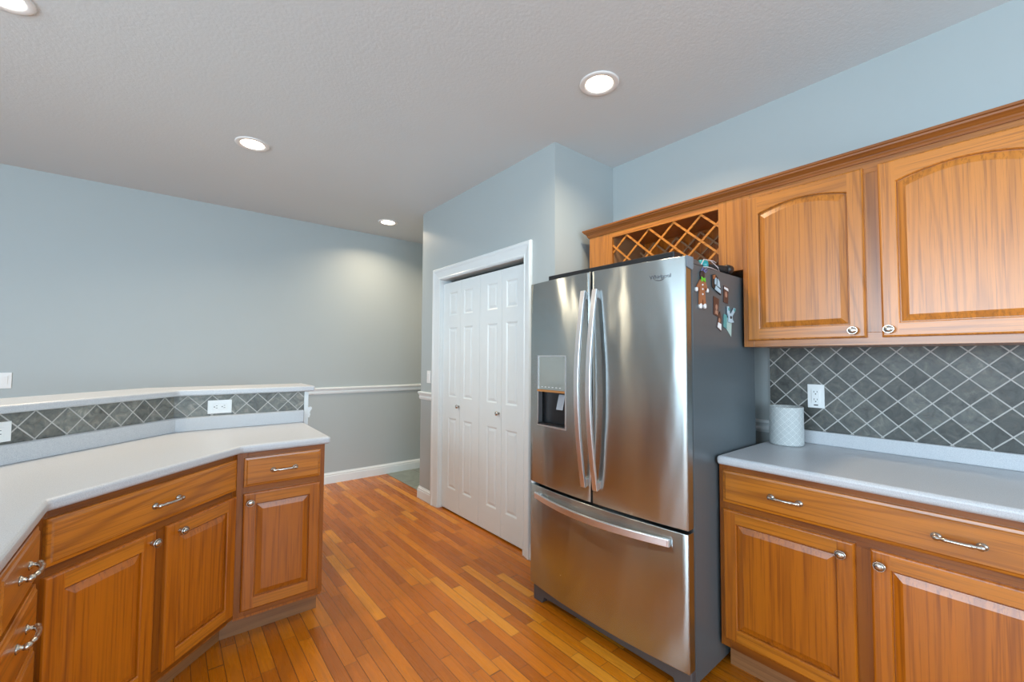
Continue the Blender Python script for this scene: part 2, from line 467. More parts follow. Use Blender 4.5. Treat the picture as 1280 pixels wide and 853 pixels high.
# travel so that the room is on the left of travel
trim([(XH, YF), (XL, YF)], rail_prof(.938, 1.006))
trim([(XH, YF), (XL, YF)], base_prof(), nm='baseboard_far')
trim([(XC, DY1+.118), (XC, YC)][::-1] if False else [(XC+.9, YC), (XC, YC), (XC, 3.508)], [(-d, z) for d, z in rail_prof(.930, 1.004)][::-1])
trim([(XC+.9, YC), (XC, YC), (XC, 3.508)], [(-d, z) for d, z in base_prof(.108)][::-1], nm='baseboard_closet')
trim([(XC, 2.150), (XC, YR), (XC+.1, YR)], [(-d, z) for d, z in base_prof(.108)][::-1], nm='baseboard_closet')
trim([(XW, YR), (XW, .905)], [(-d, z) for d, z in rail_prof(.938, 1.004)][::-1])
trim([(XW, YR), (XW, .905)], [(-d, z) for d, z in base_prof(.108)][::-1], nm='baseboard_right')
# casing around the closet doorway
mb = MB()
cas = [(.0, 0), (.0, .010), (.012, .013), (.020, .010), (.075, .018), (.090, .024), (.108, .024), (.116, .016), (.116, 0)]
# loops along the doorway: for each point of profile (outward distance, projection)
P = []
for (yy, zz, sy, sz) in ((DY0, 0, -1, 0), (DY0, DZ, -1, 1), (DY1, DZ, 1, 1), (DY1, 0, 1, 0)):
    ks = .68 if sy < 0 else 1.0
    P.append([(XC - pr, yy + sy*o*(ks), zz + sz*o*.88) for o, pr in cas])
mb.loops(P, 0, cap0=True, cap1=True)
tn[0] += 1; struct(mb.build('trim_%d' % tn[0], TRIM))
mb = MB()   # jamb lining and head track
mb.box(XC+.001, XC+.11, DY0-.002, DY0+.004, 0, DZ); mb.box(XC+.001, XC+.11, DY1-.004, DY1+.002, 0, DZ)
mb.box(XC+.001, XC+.11, DY0, DY1, DZ-.004, DZ+.002)
tn[0] += 1; struct(mb.build('trim_%d' % tn[0], TRIM))

# ------------------------------------------------------------------ bifold doors
def panel_recess(mb, x0, x1, z0, z1, mi=0):
    def rl(i, y): return [(x0+i, y, z0+i), (x1-i, y, z0+i), (x1-i, y, z1-i), (x0+i, y, z1-i)]
    mb.loops([rl(0, 0), rl(.006, .003), rl(.012, .0065), rl(.016, .0065), rl(.034, .0015)], mi, cap1=True)
def leaf(w, knob_side=None, panel=(.10, .23)):
    """a bifold leaf: local x across, front at y=0"""
    mb = MB(); h0, h1 = .012, 1.992
    xa, xb = panel
    zs = [h0, .197, .803, .985, 1.592, 1.698, 1.902, h1]
    for a, b in ((0, xa), (xb, w)): mb.quad((a, 0, h0), (b, 0, h0), (b, 0, h1), (a, 0, h1))
    for i in (0, 2, 4, 6): mb.quad((xa, 0, zs[i]), (xb, 0, zs[i]), (xb, 0, zs[i+1]), (xa, 0, zs[i+1]))
    for i in (1, 3, 5): panel_recess(mb, xa, xb, zs[i], zs[i+1])
    T = .032
    mb.quad((0, T, h0), (w, T, h0), (w, T, h1), (0, T, h1))
    mb.quad((0, 0, h0), (0, T, h0), (0, T, h1), (0, 0, h1)); mb.quad((w, 0, h0), (w, T, h0), (w, T, h1), (w, 0, h1))
    mb.quad((0, 0, h0), (w, 0, h0), (w, T, h0), (0, T, h0)); mb.quad((0, 0, h1), (w, 0, h1), (w, T, h1), (0, T, h1))
    return mb
lw = (DY1-DY0-.010)/4
for di in range(2):
    e = bpy.data.objects.new('door_%d' % (di+1), None); C.objects.link(e); struct(e)
    y0 = DY1 - .005 - di*lw*2
    e.location = (XC+.030, y0, 0); e.rotation_euler = (0, 0, -PI/2)
    for k in range(2):
        pan = (.108, .237) if k == 0 else (lw-.237, lw-.108)
        pan = (.100, .232) if k == 0 else (.050, .184)
        lf = leaf(lw-.0025, panel=pan).build('door_leaf', DOORW, e, loc=(k*lw+.001, 0, 0))
        if (di == 0 and k == 0) or (di == 1 and k == 0):
            kb = MB(); kb.lathe([(.0075, 0), (.0075, -.012), (.013, -.016), (.0165, -.022), (.0155, -.029), (.008, -.033)], 20, axis='y')
            kb.build('knob', NICKEL, lf, loc=(lw-.014 if di == 0 else lw-.030, 0, .914))

# ------------------------------------------------------------------ wall plates
def outlet(name, label, loc, rotz, horizontal=False, gfci=False, group=None):
    t = thing(name, label, 'outlet', loc, rotz, group)
    a, b = (.0575, .038) if horizontal else (.035, .0575)
    mb = MB(); mb.box(-a, a, -.006, 0, -b, b); mb.build('cover_plate', PLATE, t, bevel=.002)
    fa, fb_ = (.034, .0175) if horizontal else (.0175, .034)
    mb = MB(); mb.box(-fa, fa, -.009, -.005, -fb_, fb_); f = mb.build('receptacle', PLATE, t, bevel=.0015)
    for s_ in (-1, 1):
        mb = MB()
        c = s_*.0185
        for (u, v, hu, hv) in ((-.0065, .003, .0011, .0042), (.0065, .003, .0011, .0036), (0, -.0075, .0024, .0024)):
            if horizontal: x, z, hx, hz = c-.000-v, u, hv, hu
            else: x, z, hx, hz = u, c+v, hu, hv
            if horizontal: x = c + v
            mb.box(x-hx, x+hx, -.0096, -.0088, z-hz, z+hz)
        mb.build('socket_slots', SLOT, f)
    if gfci:
        mb = MB(); mb.box(-.009, .009, -.0068, -.0055, -.046, -.041); mb.build('printed_bar', SLOT, t)
    return t
outlet('wall_outlet', 'white upright outlet on the grey diamond tiles above the right counter', (2.4985, .699, 1.147), -PI/2, gfci=True)
def switch(name, label, loc, rotz, w=.035, gang=1):
    t = thing(name, label, 'switch', loc, rotz)
    mb = MB(); mb.box(-w, w, -.006, 0, -.0575, .0575); mb.build('cover_plate', PLATE, t, bevel=.002)
    for g in range(gang):
        cx = (g-(gang-1)/2)*.046
        mb = MB(); mb.add([(cx-.016, -.006, -.033), (cx+.016, -.006, -.033), (cx+.016, -.006, .033), (cx-.016, -.006, .033),
                           (cx-.016, -.0075, -.033), (cx+.016, -.0075, -.033), (cx+.016, -.011, .033), (cx-.016, -.011, .033)],
                          [(0, 1, 2, 3), (4, 5, 6, 7), (0, 1, 5, 4), (1, 2, 6, 5), (2, 3, 7, 6), (3, 0, 4, 7)])
        mb.build('rocker', PLATE, t)
    return t
switch('light_switch', 'white light switch on the narrow wall strip left of the closet doors', (XC, 3.588, 1.147), -PI/2)
switch('light_switch', 'white rocker switch at the left edge of the far wall', (-.927, YF, 1.142), 0, w=.058, gang=2)

# ------------------------------------------------------------------ cabinet fronts
def rect(x0, x1, z0, z1, y): return [(x0, y, z0), (x1, y, z0), (x1, y, z1), (x0, y, z1)]
def door_mesh(w, h, arch=0.0, st=.050, rail=.052):
    """raised panel door, local: lower left front corner at origin, front towards -y, thickness .019"""
    mb = MB(); T = .019; N = 16 if arch else 1
    def opening(i, y):
        x0, x1, z0, z1 = st+i, w-st-i, rail+i, h-rail-i-(arch if arch else 0)
        pts = [(x0, y, z0), (x1, y, z0)]
        for k in range(N+1):
            q = k/N; x = x1 + (x0-x1)*q
            pts.append((x, y, z1 + arch*math.sin(PI*q)**.9 if arch else z1))
        return pts
    e = .007
    mb.loops([rect(0, w, 0, h, T), rect(0, w, 0, h, .006), rect(.003, w-.003, .003, h-.003, .0015), rect(e, w-e, e, h-e, 0)], 0, cap0=True)
    op = opening(0, 0)
    mb.add([(e, 0, e), (st, 0, e), (st, 0, h-e), (e, 0, h-e)], [(0, 1, 2, 3)], 0)
    mb.add([(w-st, 0, e), (w-e, 0, e), (w-e, 0, h-e), (w-st, 0, h-e)], [(0, 1, 2, 3)], 0)
    mb.add([(st, 0, e), (w-st, 0, e), (w-st, 0, rail), (st, 0, rail)], [(0, 1, 2, 3)], 1)
    for k in range(N):
        a, b = op[2+k], op[3+k]
        mb.quad(a, b, (b[0], 0, h-e), (a[0], 0, h-e), 1)
    mb.loops([op, opening(.003, .004), opening(.0035, .0125), opening(.0065, .0125), opening(.0068, .009), opening(.030, .0015)], 0, cap1=True)
    return mb
def drawer_mesh(w, h):
    mb = MB(); T = .019
    mb.loops([rect(0, w, 0, h, T), rect(0, w, 0, h, .0075), rect(.002, w-.002, .002, h-.002, .005),
              rect(.010, w-.010, .010, h-.010, .0035), rect(.014, w-.014, .014, h-.014, 0)], 0, cap0=True, cap1=True)
    return mb
def knob(parent, x, z, name='knob'):
    mb = MB(); mb.lathe([(.009, .001), (.008, -.003), (.0062, -.006), (.0062, -.014), (.011, -.016), (.0155, -.019), (.0160, -.022), (.0145, -.0245)], 24, axis='y', sx=1.12)
    mb.lathe([(.0118, -.0240), (.0110, -.0275), (.006, -.0295), (.0015, -.030)], 24, 0, axis='y', sx=1.12)
    mb.lathe([(.0130, -.0246), (.0118, -.0249)], 24, 1, axis='y', sx=1.12)
    return mb.build(name, [NICKEL, NICKELD], parent, loc=(x, 0, z))
def pull(parent, x, z, L=.096):
    """bow pull centred at x,z on a drawer front at y=0"""
    mb = MB(); a = L/2
    for s_ in (-1, 1):
        mb.lathe([(.0105, .001), (.0105, -.002), (.0085, -.0045), (.0055, -.007), (.005, -.016)], 18, axis='y', c=(s_*a, 0, 0), sx=1.15)
        mb.lathe([(.0118, .001), (.0118, -.0012)], 18, 1, axis='y', c=(s_*a, 0, 0), sx=1.15)
    pts = []; rr = []
    n = 22
    for k in range(n+1):
        q = k/n; xx = -a-.006 + (L+.012)*q
        y = -.012 - .016*math.sin(PI*q)**.6
        zz = .0015*math.sin(PI*q)
        pts.append((xx, y, zz))
        e = abs(q-.5)*2
        rr.append(.0056 if e < .45 else (.0070 if e < .62 else (.0055 if e < .80 else (.0085 if e < .95 else .005))))
    mb.tube(pts, rr, 12)
    return mb.build('pull_handle', [NICKEL, NICKELD], parent, loc=(x, 0, z))
def add_door(t, x0, x1, z0, z1, yf, kn=None, arch=0.0):
    d = door_mesh(x1-x0, z1-z0, arch).build('door', OAKU if arch else OAK, t, loc=(x0, yf-.019, z0))
    if kn: knob(d, kn[0]-x0, kn[1]-z0)
    return d
def add_drawer(t, x0, x1, z0, z1, yf, pulls=()):
    d = drawer_mesh(x1-x0, z1-z0).build('drawer', [OAKH], t, loc=(x0, yf-.019, z0))
    for p in pulls: pull(d, p[0]-x0, p[1]-z0)
    return d
def frame(t, pieces, y0, y1, name='face_frame', mats=None):
    """pieces: (x0,x1,z0,z1,'v'|'h')"""
    mb = MB()
    for x0, x1, z0, z1, g in pieces: mb.box(x0, x1, y0, y1, z0, z1, 0 if g == 'v' else 1)
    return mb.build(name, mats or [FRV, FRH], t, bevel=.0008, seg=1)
ZT = .876       # underside of worktops

# right base cabinet: local x runs towards the camera (-Y), face at y=0
XF = 1.880
t = thing('base_cabinet', 'oak base cabinet with one wide drawer over two doors beside the fridge', 'cabinet', (XF, .888, 0), -PI/2)
W_ = .972
mb = MB(); mb.box(0, W_, .019, .60, .105, ZT); mb.build('carcass', OAKV, t)
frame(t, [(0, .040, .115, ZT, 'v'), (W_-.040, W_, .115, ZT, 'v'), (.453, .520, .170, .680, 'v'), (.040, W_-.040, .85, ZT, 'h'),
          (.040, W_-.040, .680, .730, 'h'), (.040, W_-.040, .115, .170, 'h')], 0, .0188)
mb = MB(); mb.box(.003, W_, .075, .088, 0, .105); mb.build('toe_kick', TOE, t)
add_drawer(t, .020, W_-.020, .720, .853, 0, [(.257, .786), (.720, .784)])
add_door(t, .021, .468, .156, .692, 0, (.432, .648))
add_door(t, .511, W_-.020, .156, .690, 0, (.537, .647))

# peninsula cabinets ----------------------------------------------------
YFF = 2.352
t = thing('base_cabinet', 'narrow oak cabinet with one drawer and one door at the open end of the peninsula', 'cabinet', (.272, YFF, 0), 0)
mb = MB(); mb.box(.003, .385, .019, .600, .105, ZT); mb.build('carcass', OAKV, t)
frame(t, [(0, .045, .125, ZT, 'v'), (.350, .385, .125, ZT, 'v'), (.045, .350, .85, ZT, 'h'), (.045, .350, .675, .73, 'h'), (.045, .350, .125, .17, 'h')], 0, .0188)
mb = MB(); mb.prism([(-.0392, .095), (.385, .095), (.385, .108), (-.0446, .108)], 0, .105); mb.build('toe_kick', TOE, t)
add_drawer(t, .027, .362, .718, .853, 0, [(.195, .783)])
add_door(t, .027, .363, .152, .689, 0, (.053, .648))

DG = 1.471                                   # face of the diagonal run: y - x = DG*sqrt2
def dpt(s, d): return ((s-d)/R2, (s+d)/R2)
s0 = 1.078
p = dpt(s0, DG)
t = thing('base_cabinet', 'wide oak corner cabinet set diagonally with one drawer front over two doors', 'cabinet', (p[0], p[1], 0), PI/4)
wD = 1.855-s0
mb = MB(); mb.prism([(.004, .019), (wD-.004, .019), (wD-.004-.36, .60), (.19, .60)], .105, ZT) if False else mb.prism([(.010, .0195), (wD-.010, .0195), (wD+.215, .5985), (-.215, .5985)], .105, ZT)
mb.build('carcass', OAKV, t)
def sx(v): return v-s0
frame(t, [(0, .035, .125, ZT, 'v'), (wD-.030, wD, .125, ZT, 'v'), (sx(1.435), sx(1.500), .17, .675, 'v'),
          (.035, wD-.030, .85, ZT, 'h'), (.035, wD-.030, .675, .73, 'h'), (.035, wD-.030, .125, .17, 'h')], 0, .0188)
mb = MB(); mb.prism([(-.0315, .095), (wD+.0385, .095), (wD+.0440, .108), (-.037, .108)], 0, .105); mb.build('toe_kick', TOE, t)
add_drawer(t, sx(1.104), sx(1.839), .713, .852, 0, [(sx(1.483), .779)])
add_door(t, sx(1.102), sx(1.446), .152, .686, 0, (sx(1.428), .650))
add_door(t, sx(1.490), sx(1.840), .152, .686, 0, (sx(1.543), .650))

XLF = -.273
t = thing('base_cabinet', 'oak stack of drawers partly cut off at the left edge of the photo', 'cabinet', (XLF, 1.385, 0), PI/2)
wL = 1.802-1.385
mb = MB(); mb.box(.002, wL-.012, .019, .58, .105, ZT); mb.build('carcass', OAKV, t)
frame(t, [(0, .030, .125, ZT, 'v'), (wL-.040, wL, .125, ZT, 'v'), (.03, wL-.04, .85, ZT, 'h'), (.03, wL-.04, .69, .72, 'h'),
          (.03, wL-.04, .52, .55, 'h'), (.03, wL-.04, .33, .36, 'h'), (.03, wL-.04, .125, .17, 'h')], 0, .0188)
mb = MB(); mb.prism([(0, .095), (wL+.0440, .095), (wL+.0494, .108), (0, .108)], 0, .105); mb.build('toe_kick', TOE, t)
for z0, z1, pz in ((.713, .853, .787), (.543, .695, .628), (.350, .530, .45), (.150, .335, .25)):
    add_drawer(t, .012, .378, z0, z1, 0, [(.208, pz)])

# ------------------------------------------------------------------ worktops
CF = [(.679, 2.325), (.284, 2.322), (-.246, 1.794), (-.246, .95)]
CB = [(.692, 2.958), (.047, 2.958), (-.866, 2.045), (-.866, .95)]
t = thing('worktop', 'pale grey angled peninsula countertop on the left oak cabinets', 'countertop', (0, 0, 0))
mb = MB(); mb.prism(CF + CB[::-1], ZT+.001, .914); mb.build('counter_slab', LAM, t, bevel=.013, seg=4)
bsp = [(.692, 2.968), (.0435, 2.968), (-.876, 2.0485), (-.876, .95)]
mb = MB(); sweep(mb, bsp, [(0, .9142), (.020, .9142), (.020, .984), (.012, .989), (0, .989)]); mb.build('backsplash_strip', LAM, t, bevel=.002)

t = thing('worktop', 'pale grey countertop on the oak cabinet beside the fridge', 'countertop', (0, 0, 0))
mb = MB(); mb.prism([(1.848, .886), (1.848, -.085), (2.497, -.085), (2.497, .886)], ZT+.001, .914); mb.build('counter_slab', LAM, t, bevel=.013, seg=4)
mb = MB(); mb.box(2.478, 2.4975, -.085, .886, .9142, .978); mb.build('backsplash_strip', LAM, t, bevel=.005, seg=3)

# diamond tile strips (surface clad on the walls)
mb = MB(); mb.box(0, .990, 0, .009, .9145, 1.392)
o = mb.build('tile_backsplash', slate('slate_tile_right', .1087, .905-.451, 1.308, mul=.58), None, loc=(2.5, .905, 0), rotz=-PI/2)
tag(o, 'grey slate tiles laid in diamonds on the wall above the right counter', 'tiled backsplash')
kt = thing('tile_backsplash', 'narrow band of grey slate diamond tiles under the raised bar top', 'tiled backsplash')
mb = MB(); mb.box(0, .651, 0, .010, .915, 1.1065)
mb.build('tile_band', slate('slate_tile_bar', .1115, .560, 1.049, mul=1.05), kt, loc=(.044, 2.969, 0))
q = (.0435, 2.969); Ld = 1.30
mb = MB(); mb.box(0, Ld, 0, .010, .915, 1.1065)
mb.build('tile_band', slate('slate_tile_bar_diagonal', .113, Ld, 1.049, mul=1.05), kt, loc=(q[0]-Ld/R2, q[1]-Ld/R2, 0), rotz=PI/4)

# knee wall behind the peninsula and its raised bar top
KP = [(.697, 2.980), (.0393, 2.980), (-.887, 2.0535), (-.887, .95)]
mb = MB(); sweep(mb, KP, [(0, 0), (0, 1.1055), (-.115, 1.1055), (-.115, 0)]); struct(mb.build('wall_peninsula', WALL))
mb = MB(); mb.box(.697, .722, 2.968, 3.10, 0, 1.106); tn[0] += 1; struct(mb.build('trim_%d' % tn[0], TRIM, bevel=.002))
trim([(.722, 2.968), (.722, 3.10), (.05, 3.10)], [(-d, z) for d, z in rail_prof(.938, 1.006)][::-1])
mb = MB()
fr = offs([(.752, 2.969), (.045, 2.969), (-.876, 2.048), (-.876, .95)], .035)
bk = offs([(.752, 2.969), (.045, 2.969), (-.876, 2.048), (-.876, .95)], -.30)
fr = [(.752, fr[0][1])] + fr[1:]; bk = [(.752, bk[0][1])] + bk[1:]
mb.prism(fr + bk[::-1], 1.107, 1.141)
o = mb.build('bar_top', LAM, bevel=.009, seg=3); tag(o, 'raised pale grey bar ledge running above the tile band behind the peninsula', 'bar top')

outlet('wall_outlet', 'white sideways outlet on the tile band under the straight part of the bar', (.250, 2.9685, 1.038), 0, horizontal=True)
pp = dpt(1.3735, 2.069); outlet('wall_outlet', 'white sideways outlet on the tile band at the left edge of the photo', (pp[0], pp[1]-.0, 1.037), PI/4, horizontal=True)

# ------------------------------------------------------------------ upper cabinets
XU = 2.150; YU0 = 1.848
def UL(y): return YU0 - y           # world Y -> local x
DU = XW-XU-.001
t = thing('wall_cabinet', 'oak wall cabinet with two arched doors above the right counter', 'cabinet', (XU, .888, 0), -PI/2)
wU = .888+.085
mb = MB(); mb.box(0, wU, .019, DU, 1.385, 2.118); mb.build('carcass', OAKV, t)
frame(t, [(0, .045, 1.385, 2.120, 'v'), (wU-.045, wU, 1.385, 2.120, 'v'), (.445, .528, 1.435, 2.07, 'v'), (.045, wU-.045, 2.07, 2.120, 'h'), (.045, wU-.045, 1.385, 1.435, 'h')], 0, .0188, mats=FRU)
add_door(t, .024, .463, 1.414, 2.091, 0, (.424, 1.443), .030)
add_door(t, .510, .949, 1.414, 2.091, 0, (.533, 1.443), .030)

t = thing('wine_rack_cabinet', 'oak wine rack cabinet with diagonal lattice above the fridge', 'cabinet', (XU, YU0, 0), -PI/2)
w = YU0-.8885; zb = 1.758; zt = 2.120
ox0, ox1, oz0, oz1 = UL(1.665), UL(1.004), 1.795, 2.084
frame(t, [(0, .116, zb, zt, 'v'), (.117, ox0, zb, zt, 'v'), (ox1, UL(.966), zb, zt, 'v'), (UL(.965), w, zb, zt, 'v'), (ox0, ox1, oz1, zt, 'h'), (ox0, ox1, zb, oz0, 'h')], 0, .0188, mats=FRU)
mb = MB(); mb.box(0, .016, .019, DU, zb, zt-.002); mb.box(w-.016, w, .019, DU, zb, zt-.002)
mb.box(.016, w-.016, .019, DU, zb, zb+.016); mb.box(.016, w-.016, .019, DU, zt-.018, zt-.002); mb.box(.016, w-.016, DU-.008, DU, zb+.016, zt-.018)
mb.box(ox0-.018, ox0-.001, .019, DU-.008, zb+.016, zt-.018, 1); mb.box(ox1+.001, ox1+.018, .019, DU-.008, zb+.016, zt-.018, 1)
mb.build('carcass', [OAKV, OAKIN], t)
def lattice(y0, y1, name, mat, hw=.0055):
    mb = MB(); px, pz = .155, .139
    apx = UL(1.563); zc = 2.083
    lo, hi, zl, zh = ox0, ox1, oz0, oz1
    for sgn in (-1, 1):
        yy = (y0, (y0+y1)/2) if sgn < 0 else ((y0+y1)/2, y1)
        for k in range(-6, 12):
            # line through (apx + k*px, zc) with slope sgn*pz/px
            xa, sl = apx + k*px, sgn*pz/px
            pts = []
            for X in (lo, hi):
                Z = zc + sl*(X-xa)
                if zl-1e-6 <= Z <= zh+1e-6: pts.append((X, Z))
            for Z in (zl, zh):
                X = xa + (Z-zc)/sl
                if lo-1e-6 <= X <= hi+1e-6: pts.append((X, Z))
            pts = sorted(set((round(a, 5), round(b, 5)) for a, b in pts))
            if len(pts) < 2: continue
            (xa_, za_), (xb_, zb_) = pts[0], pts[-1]
            if math.hypot(xb_-xa_, zb_-za_) < .02: continue
            dx, dz = xb_-xa_, zb_-za_; L_ = math.hypot(dx, dz); nx, nz = -dz/L_*hw, dx/L_*hw
            mb.plate([(xa_+nx, za_+nz), (xb_+nx, zb_+nz), (xb_-nx, zb_-nz), (xa_-nx, za_-nz)], yy[0], yy[1])
    return mb.build(name, mat, t)
lattice(.006, .018, 'front_lattice', OAKUH)
lattice(DU-.060, DU-.045, 'back_lattice', OAKIN)

# crown moulding running across both
mb = MB()
cp = [(0, 2.116), (.006, 2.116), (.009, 2.123), (.012, 2.128), (.012, 2.134), (.019, 2.142), (.027, 2.148), (.029, 2.154), (.034, 2.157), (.034, 2.166), (0, 2.166)]
sweep(mb, [(XW-.001, YU0+.0005), (XU-.0005, YU0+.0005), (XU-.0005, -.085)], [(-d, z) for d, z in cp][::-1])
o = mb.build('crown_moulding', OAKH); 
OAKD = oak('oak_crown', 'y', (.30, .090, .010), (.12, .030, .004), .45, .2); o.data.materials.clear(); o.data.materials.append(OAKD)
tag(o, 'dark oak crown moulding along the top of the wall cabinets', 'moulding')

# ------------------------------------------------------------------ fridge
FA = math.radians(-89.06)
fx0, fy0 = 1.600, 1.803
fr_ = thing('refrigerator', 'stainless steel french door refrigerator between the closet and the oak cabinets', 'refrigerator', (fx0, fy0, 0), FA)
FW = .916
def fy(x): return -.032*4*x*(FW-x)/FW**2
def fdoor(x0, x1, z0, z1, hole=None, yb=.045, nx=20):
    mb = MB()
    xs = sorted(set([x0 + (x1-x0)*k/nx for k in range(nx+1)] + (list(hole[:2]) if hole else [])))
    if hole: xs = [x for x in xs if x in hole[:2] or min(abs(x-hole[0]), abs(x-hole[1])) > .006]
    zs = [z0] + (list(hole[2:]) if hole else []) + [z1]
    r = .006
    def yy(x):
        e = min(x-x0, x1-x)
        return fy(x) + (.004*(1-min(e, .004)/.004))
    for j in range(len(zs)-1):
        for i in range(len(xs)-1):
            a, b = xs[i], xs[i+1]
            if hole and zs[j] == hole[2] and a >= hole[0]-1e-9 and b <= hole[1]+1e-9: continue
            mb.quad((a, fy(a), zs[j]), (b, fy(b), zs[j]), (b, fy(b), zs[j+1]), (a, fy(a), zs[j+1]), 0, True)
    for z in (z0, z1):
        for i in range(len(xs)-1):
            a, b = xs[i], xs[i+1]; mb.quad((a, fy(a), z), (b, fy(b), z), (b, yb, z), (a, yb, z))
    for x in (x0, x1): mb.quad((x, fy(x), z0), (x, yb, z0), (x, yb, z1), (x, fy(x), z1))
    mb.quad((x0, yb, z0), (x1, yb, z0), (x1, yb, z1), (x0, yb, z1))
    return mb
def weld(o):
    bm = bmesh.new(); bm.from_mesh(o.data); bmesh.ops.remove_doubles(bm, verts=bm.verts, dist=1e-5)
    bmesh.ops.recalc_face_normals(bm, faces=bm.faces); bm.to_mesh(o.data); bm.free()
    return o
mb = MB(); mb.box(.005, .911, .060, .690, .030, 1.722); mb.build('body', SIDE, fr_, bevel=.004)
mb = MB(); mb.box(.012, .904, .0455, .0598, .10, 1.72); mb.build('gasket', GASK, fr_)
mb = MB(); mb.box(.4540, .4625, -.020, .0450, .650, 1.738); mb.build('gap_shade_strip', BLACK, fr_)  # black strip added so the gap between the doors reads as dark shade
HX0, HX1, HZ0, HZ1 = .066, .288, .965, 1.338
dl = weld(fdoor(0, .4535, .647, 1.743, (HX0, HX1, HZ0, HZ1)).build('door', STEEL, fr_)); dl['label'] = 'left stainless door with water dispenser'
dr = weld(fdoor(.4630, FW, .647, 1.743).build('door', STEEL, fr_)); dr['label'] = 'right stainless door with the name plate'
dz = weld(fdoor(0, FW, .098, .634, nx=36).build('freezer_drawer', STEEL, fr_))
for d in (dl, dr, dz):
    b = d.modifiers.new('bevel', 'BEVEL'); b.width = .0035; b.segments = 2; b.limit_method = 'ANGLE'; b.angle_limit = math.radians(50)
# dispenser
mb = MB(); r = .004
def yfr(x): return fy(x)-.0015
for (a, b, c, d_) in ((HX0-.003, HX0+r, HZ0-.003, HZ1+.003), (HX1-r, HX1+.003, HZ0-.003, HZ1+.003)):
    mb.box(a, b, yfr((a+b)/2), yfr((a+b)/2)+.03, c, d_)
for (c, d_) in ((HZ0-.003, HZ0+r), (HZ1-r, HZ1+.003)):
    n = 8
    L = []
    for k in range(n+1):
        x = HX0-.003 + (HX1-HX0+.006)*k/n; L.append([(x, yfr(x), c), (x, yfr(x), d_), (x, yfr(x)+.03, d_), (x, yfr(x)+.03, c)])
    mb.loops(L, cap0=True, cap1=True)
mb.build('dispenser_frame', STEELH, dl)
SP = 1.158
mb = MB(); n = 8
L = []
for k in range(n+1):
    x = HX0+.003 + (HX1-HX0-.006)*k/n; L.append([(x, fy(x)+.002, SP), (x, fy(x)+.002, HZ1-.003), (x, fy(x)+.03, HZ1-.003), (x, fy(x)+.03, SP)])
mb.loops(L, cap0=True, cap1=True)
PANEL = plain('dispenser_grey_panel', (.42, .45, .42), .15, .5)
mb.build('control_panel', PANEL, dl)
mb = MB()   # little row of control marks
for k in range(6):
    x = HX0+.035 + k*.029; mb.box(x-.006, x+.006, fy(x)+.0008, fy(x)+.0016, SP+.012, SP+.016)
mb.build('control_marks', plain('pale_control_print', (.6, .62, .62), .4), dl)
mb = MB()
x0, x1, z0, z1, yb = HX0+.002, HX1-.002, HZ0+.002, SP, .036
yf0, yf1 = fy(x0)+.004, fy(x1)+.004
mb.quad((x0, yb, z0), (x1, yb, z0), (x1, yb, z1), (x0, yb, z1))
mb.quad((x0, yf0, z0), (x0, yb, z0), (x0, yb, z1), (x0, yf0, z1)); mb.quad((x1, yf1, z0), (x1, yb, z0), (x1, yb, z1), (x1, yf1, z1))
mb.quad((x0, yf0, z0), (x1, yf1, z0), (x1, yb, z0), (x0, yb, z0)); mb.quad((x0, yf0, z1), (x1, yf1, z1), (x1, yb, z1), (x0, yb, z1))
mb.box(x0, x1, (yf0+yf1)/2+.002, yb-.01, z0+.0005, z0+.010)
mb.build('dispenser_recess', BLACK, dl)
mb = MB(); mb.box(HX0+.003, HX1-.003, fy(.18)+.002, fy(.18)+.03, SP-.012, SP-.001); mb.build('dispenser_lip', plain('amber_lip', (.45, .20, .06), .3), dl)
mb = MB(); mb.add([(.196, .020, 1.135), (.240, .020, 1.135), (.236, .004, 1.055), (.190, .004, 1.055), (.196, .026, 1.135), (.240, .026, 1.135), (.236, .010, 1.055), (.190, .010, 1.055)],
       [(0, 1, 2, 3), (4, 5, 6, 7), (0, 1, 5, 4), (1, 2, 6, 5), (2, 3, 7, 6), (3, 0, 4, 7)])
mb.build('dispenser_paddle', plain('grey_paddle', (.35, .38, .42), .25), dl, bevel=.002)
# handles
def vhandle(cx, par):
    mb = MB(); n = 28; L = []; hw = .0135
    for k in range(n+1):
        q = k/n; z = .715 + (1.653-.715)*q
        b = math.sin(PI*q)
        yo = fy(cx) - .022 - .050*b
        th = .012 + .004*b
        L.append([(cx-hw, yo, z), (cx+hw, yo, z), (cx+hw, yo+th, z), (cx-hw, yo+th, z)])
    mb.loops(L, cap0=True, cap1=True)
    for z in (.735, 1.63): mb.box(cx-.010, cx+.010, fy(cx)-.020, fy(cx)+.004, z-.018, z+.018)
    o = mb.build('handle', STEELH, par, bevel=.002)
    return o
vhandle(.4225, dl); vhandle(.4935, dr)
mb = MB(); n = 36; L = []
for k in range(n+1):
    q = k/n; x = .056 + (.848-.056)*q; b = math.sin(PI*q)
    yo = fy(x) - .020 - .040*b; zc_ = .586
    L.append([(x, yo, zc_-.0155), (x, yo, zc_+.0155), (x, yo+.014, zc_+.0155), (x, yo+.014, zc_-.0155)])
mb.loops(L, cap0=True, cap1=True)
for x in (.075, .829): mb.box(x-.016, x+.016, fy(x)-.020, fy(x)+.004, .574, .598)
mb.build('handle', STEELH, dz, bevel=.002)
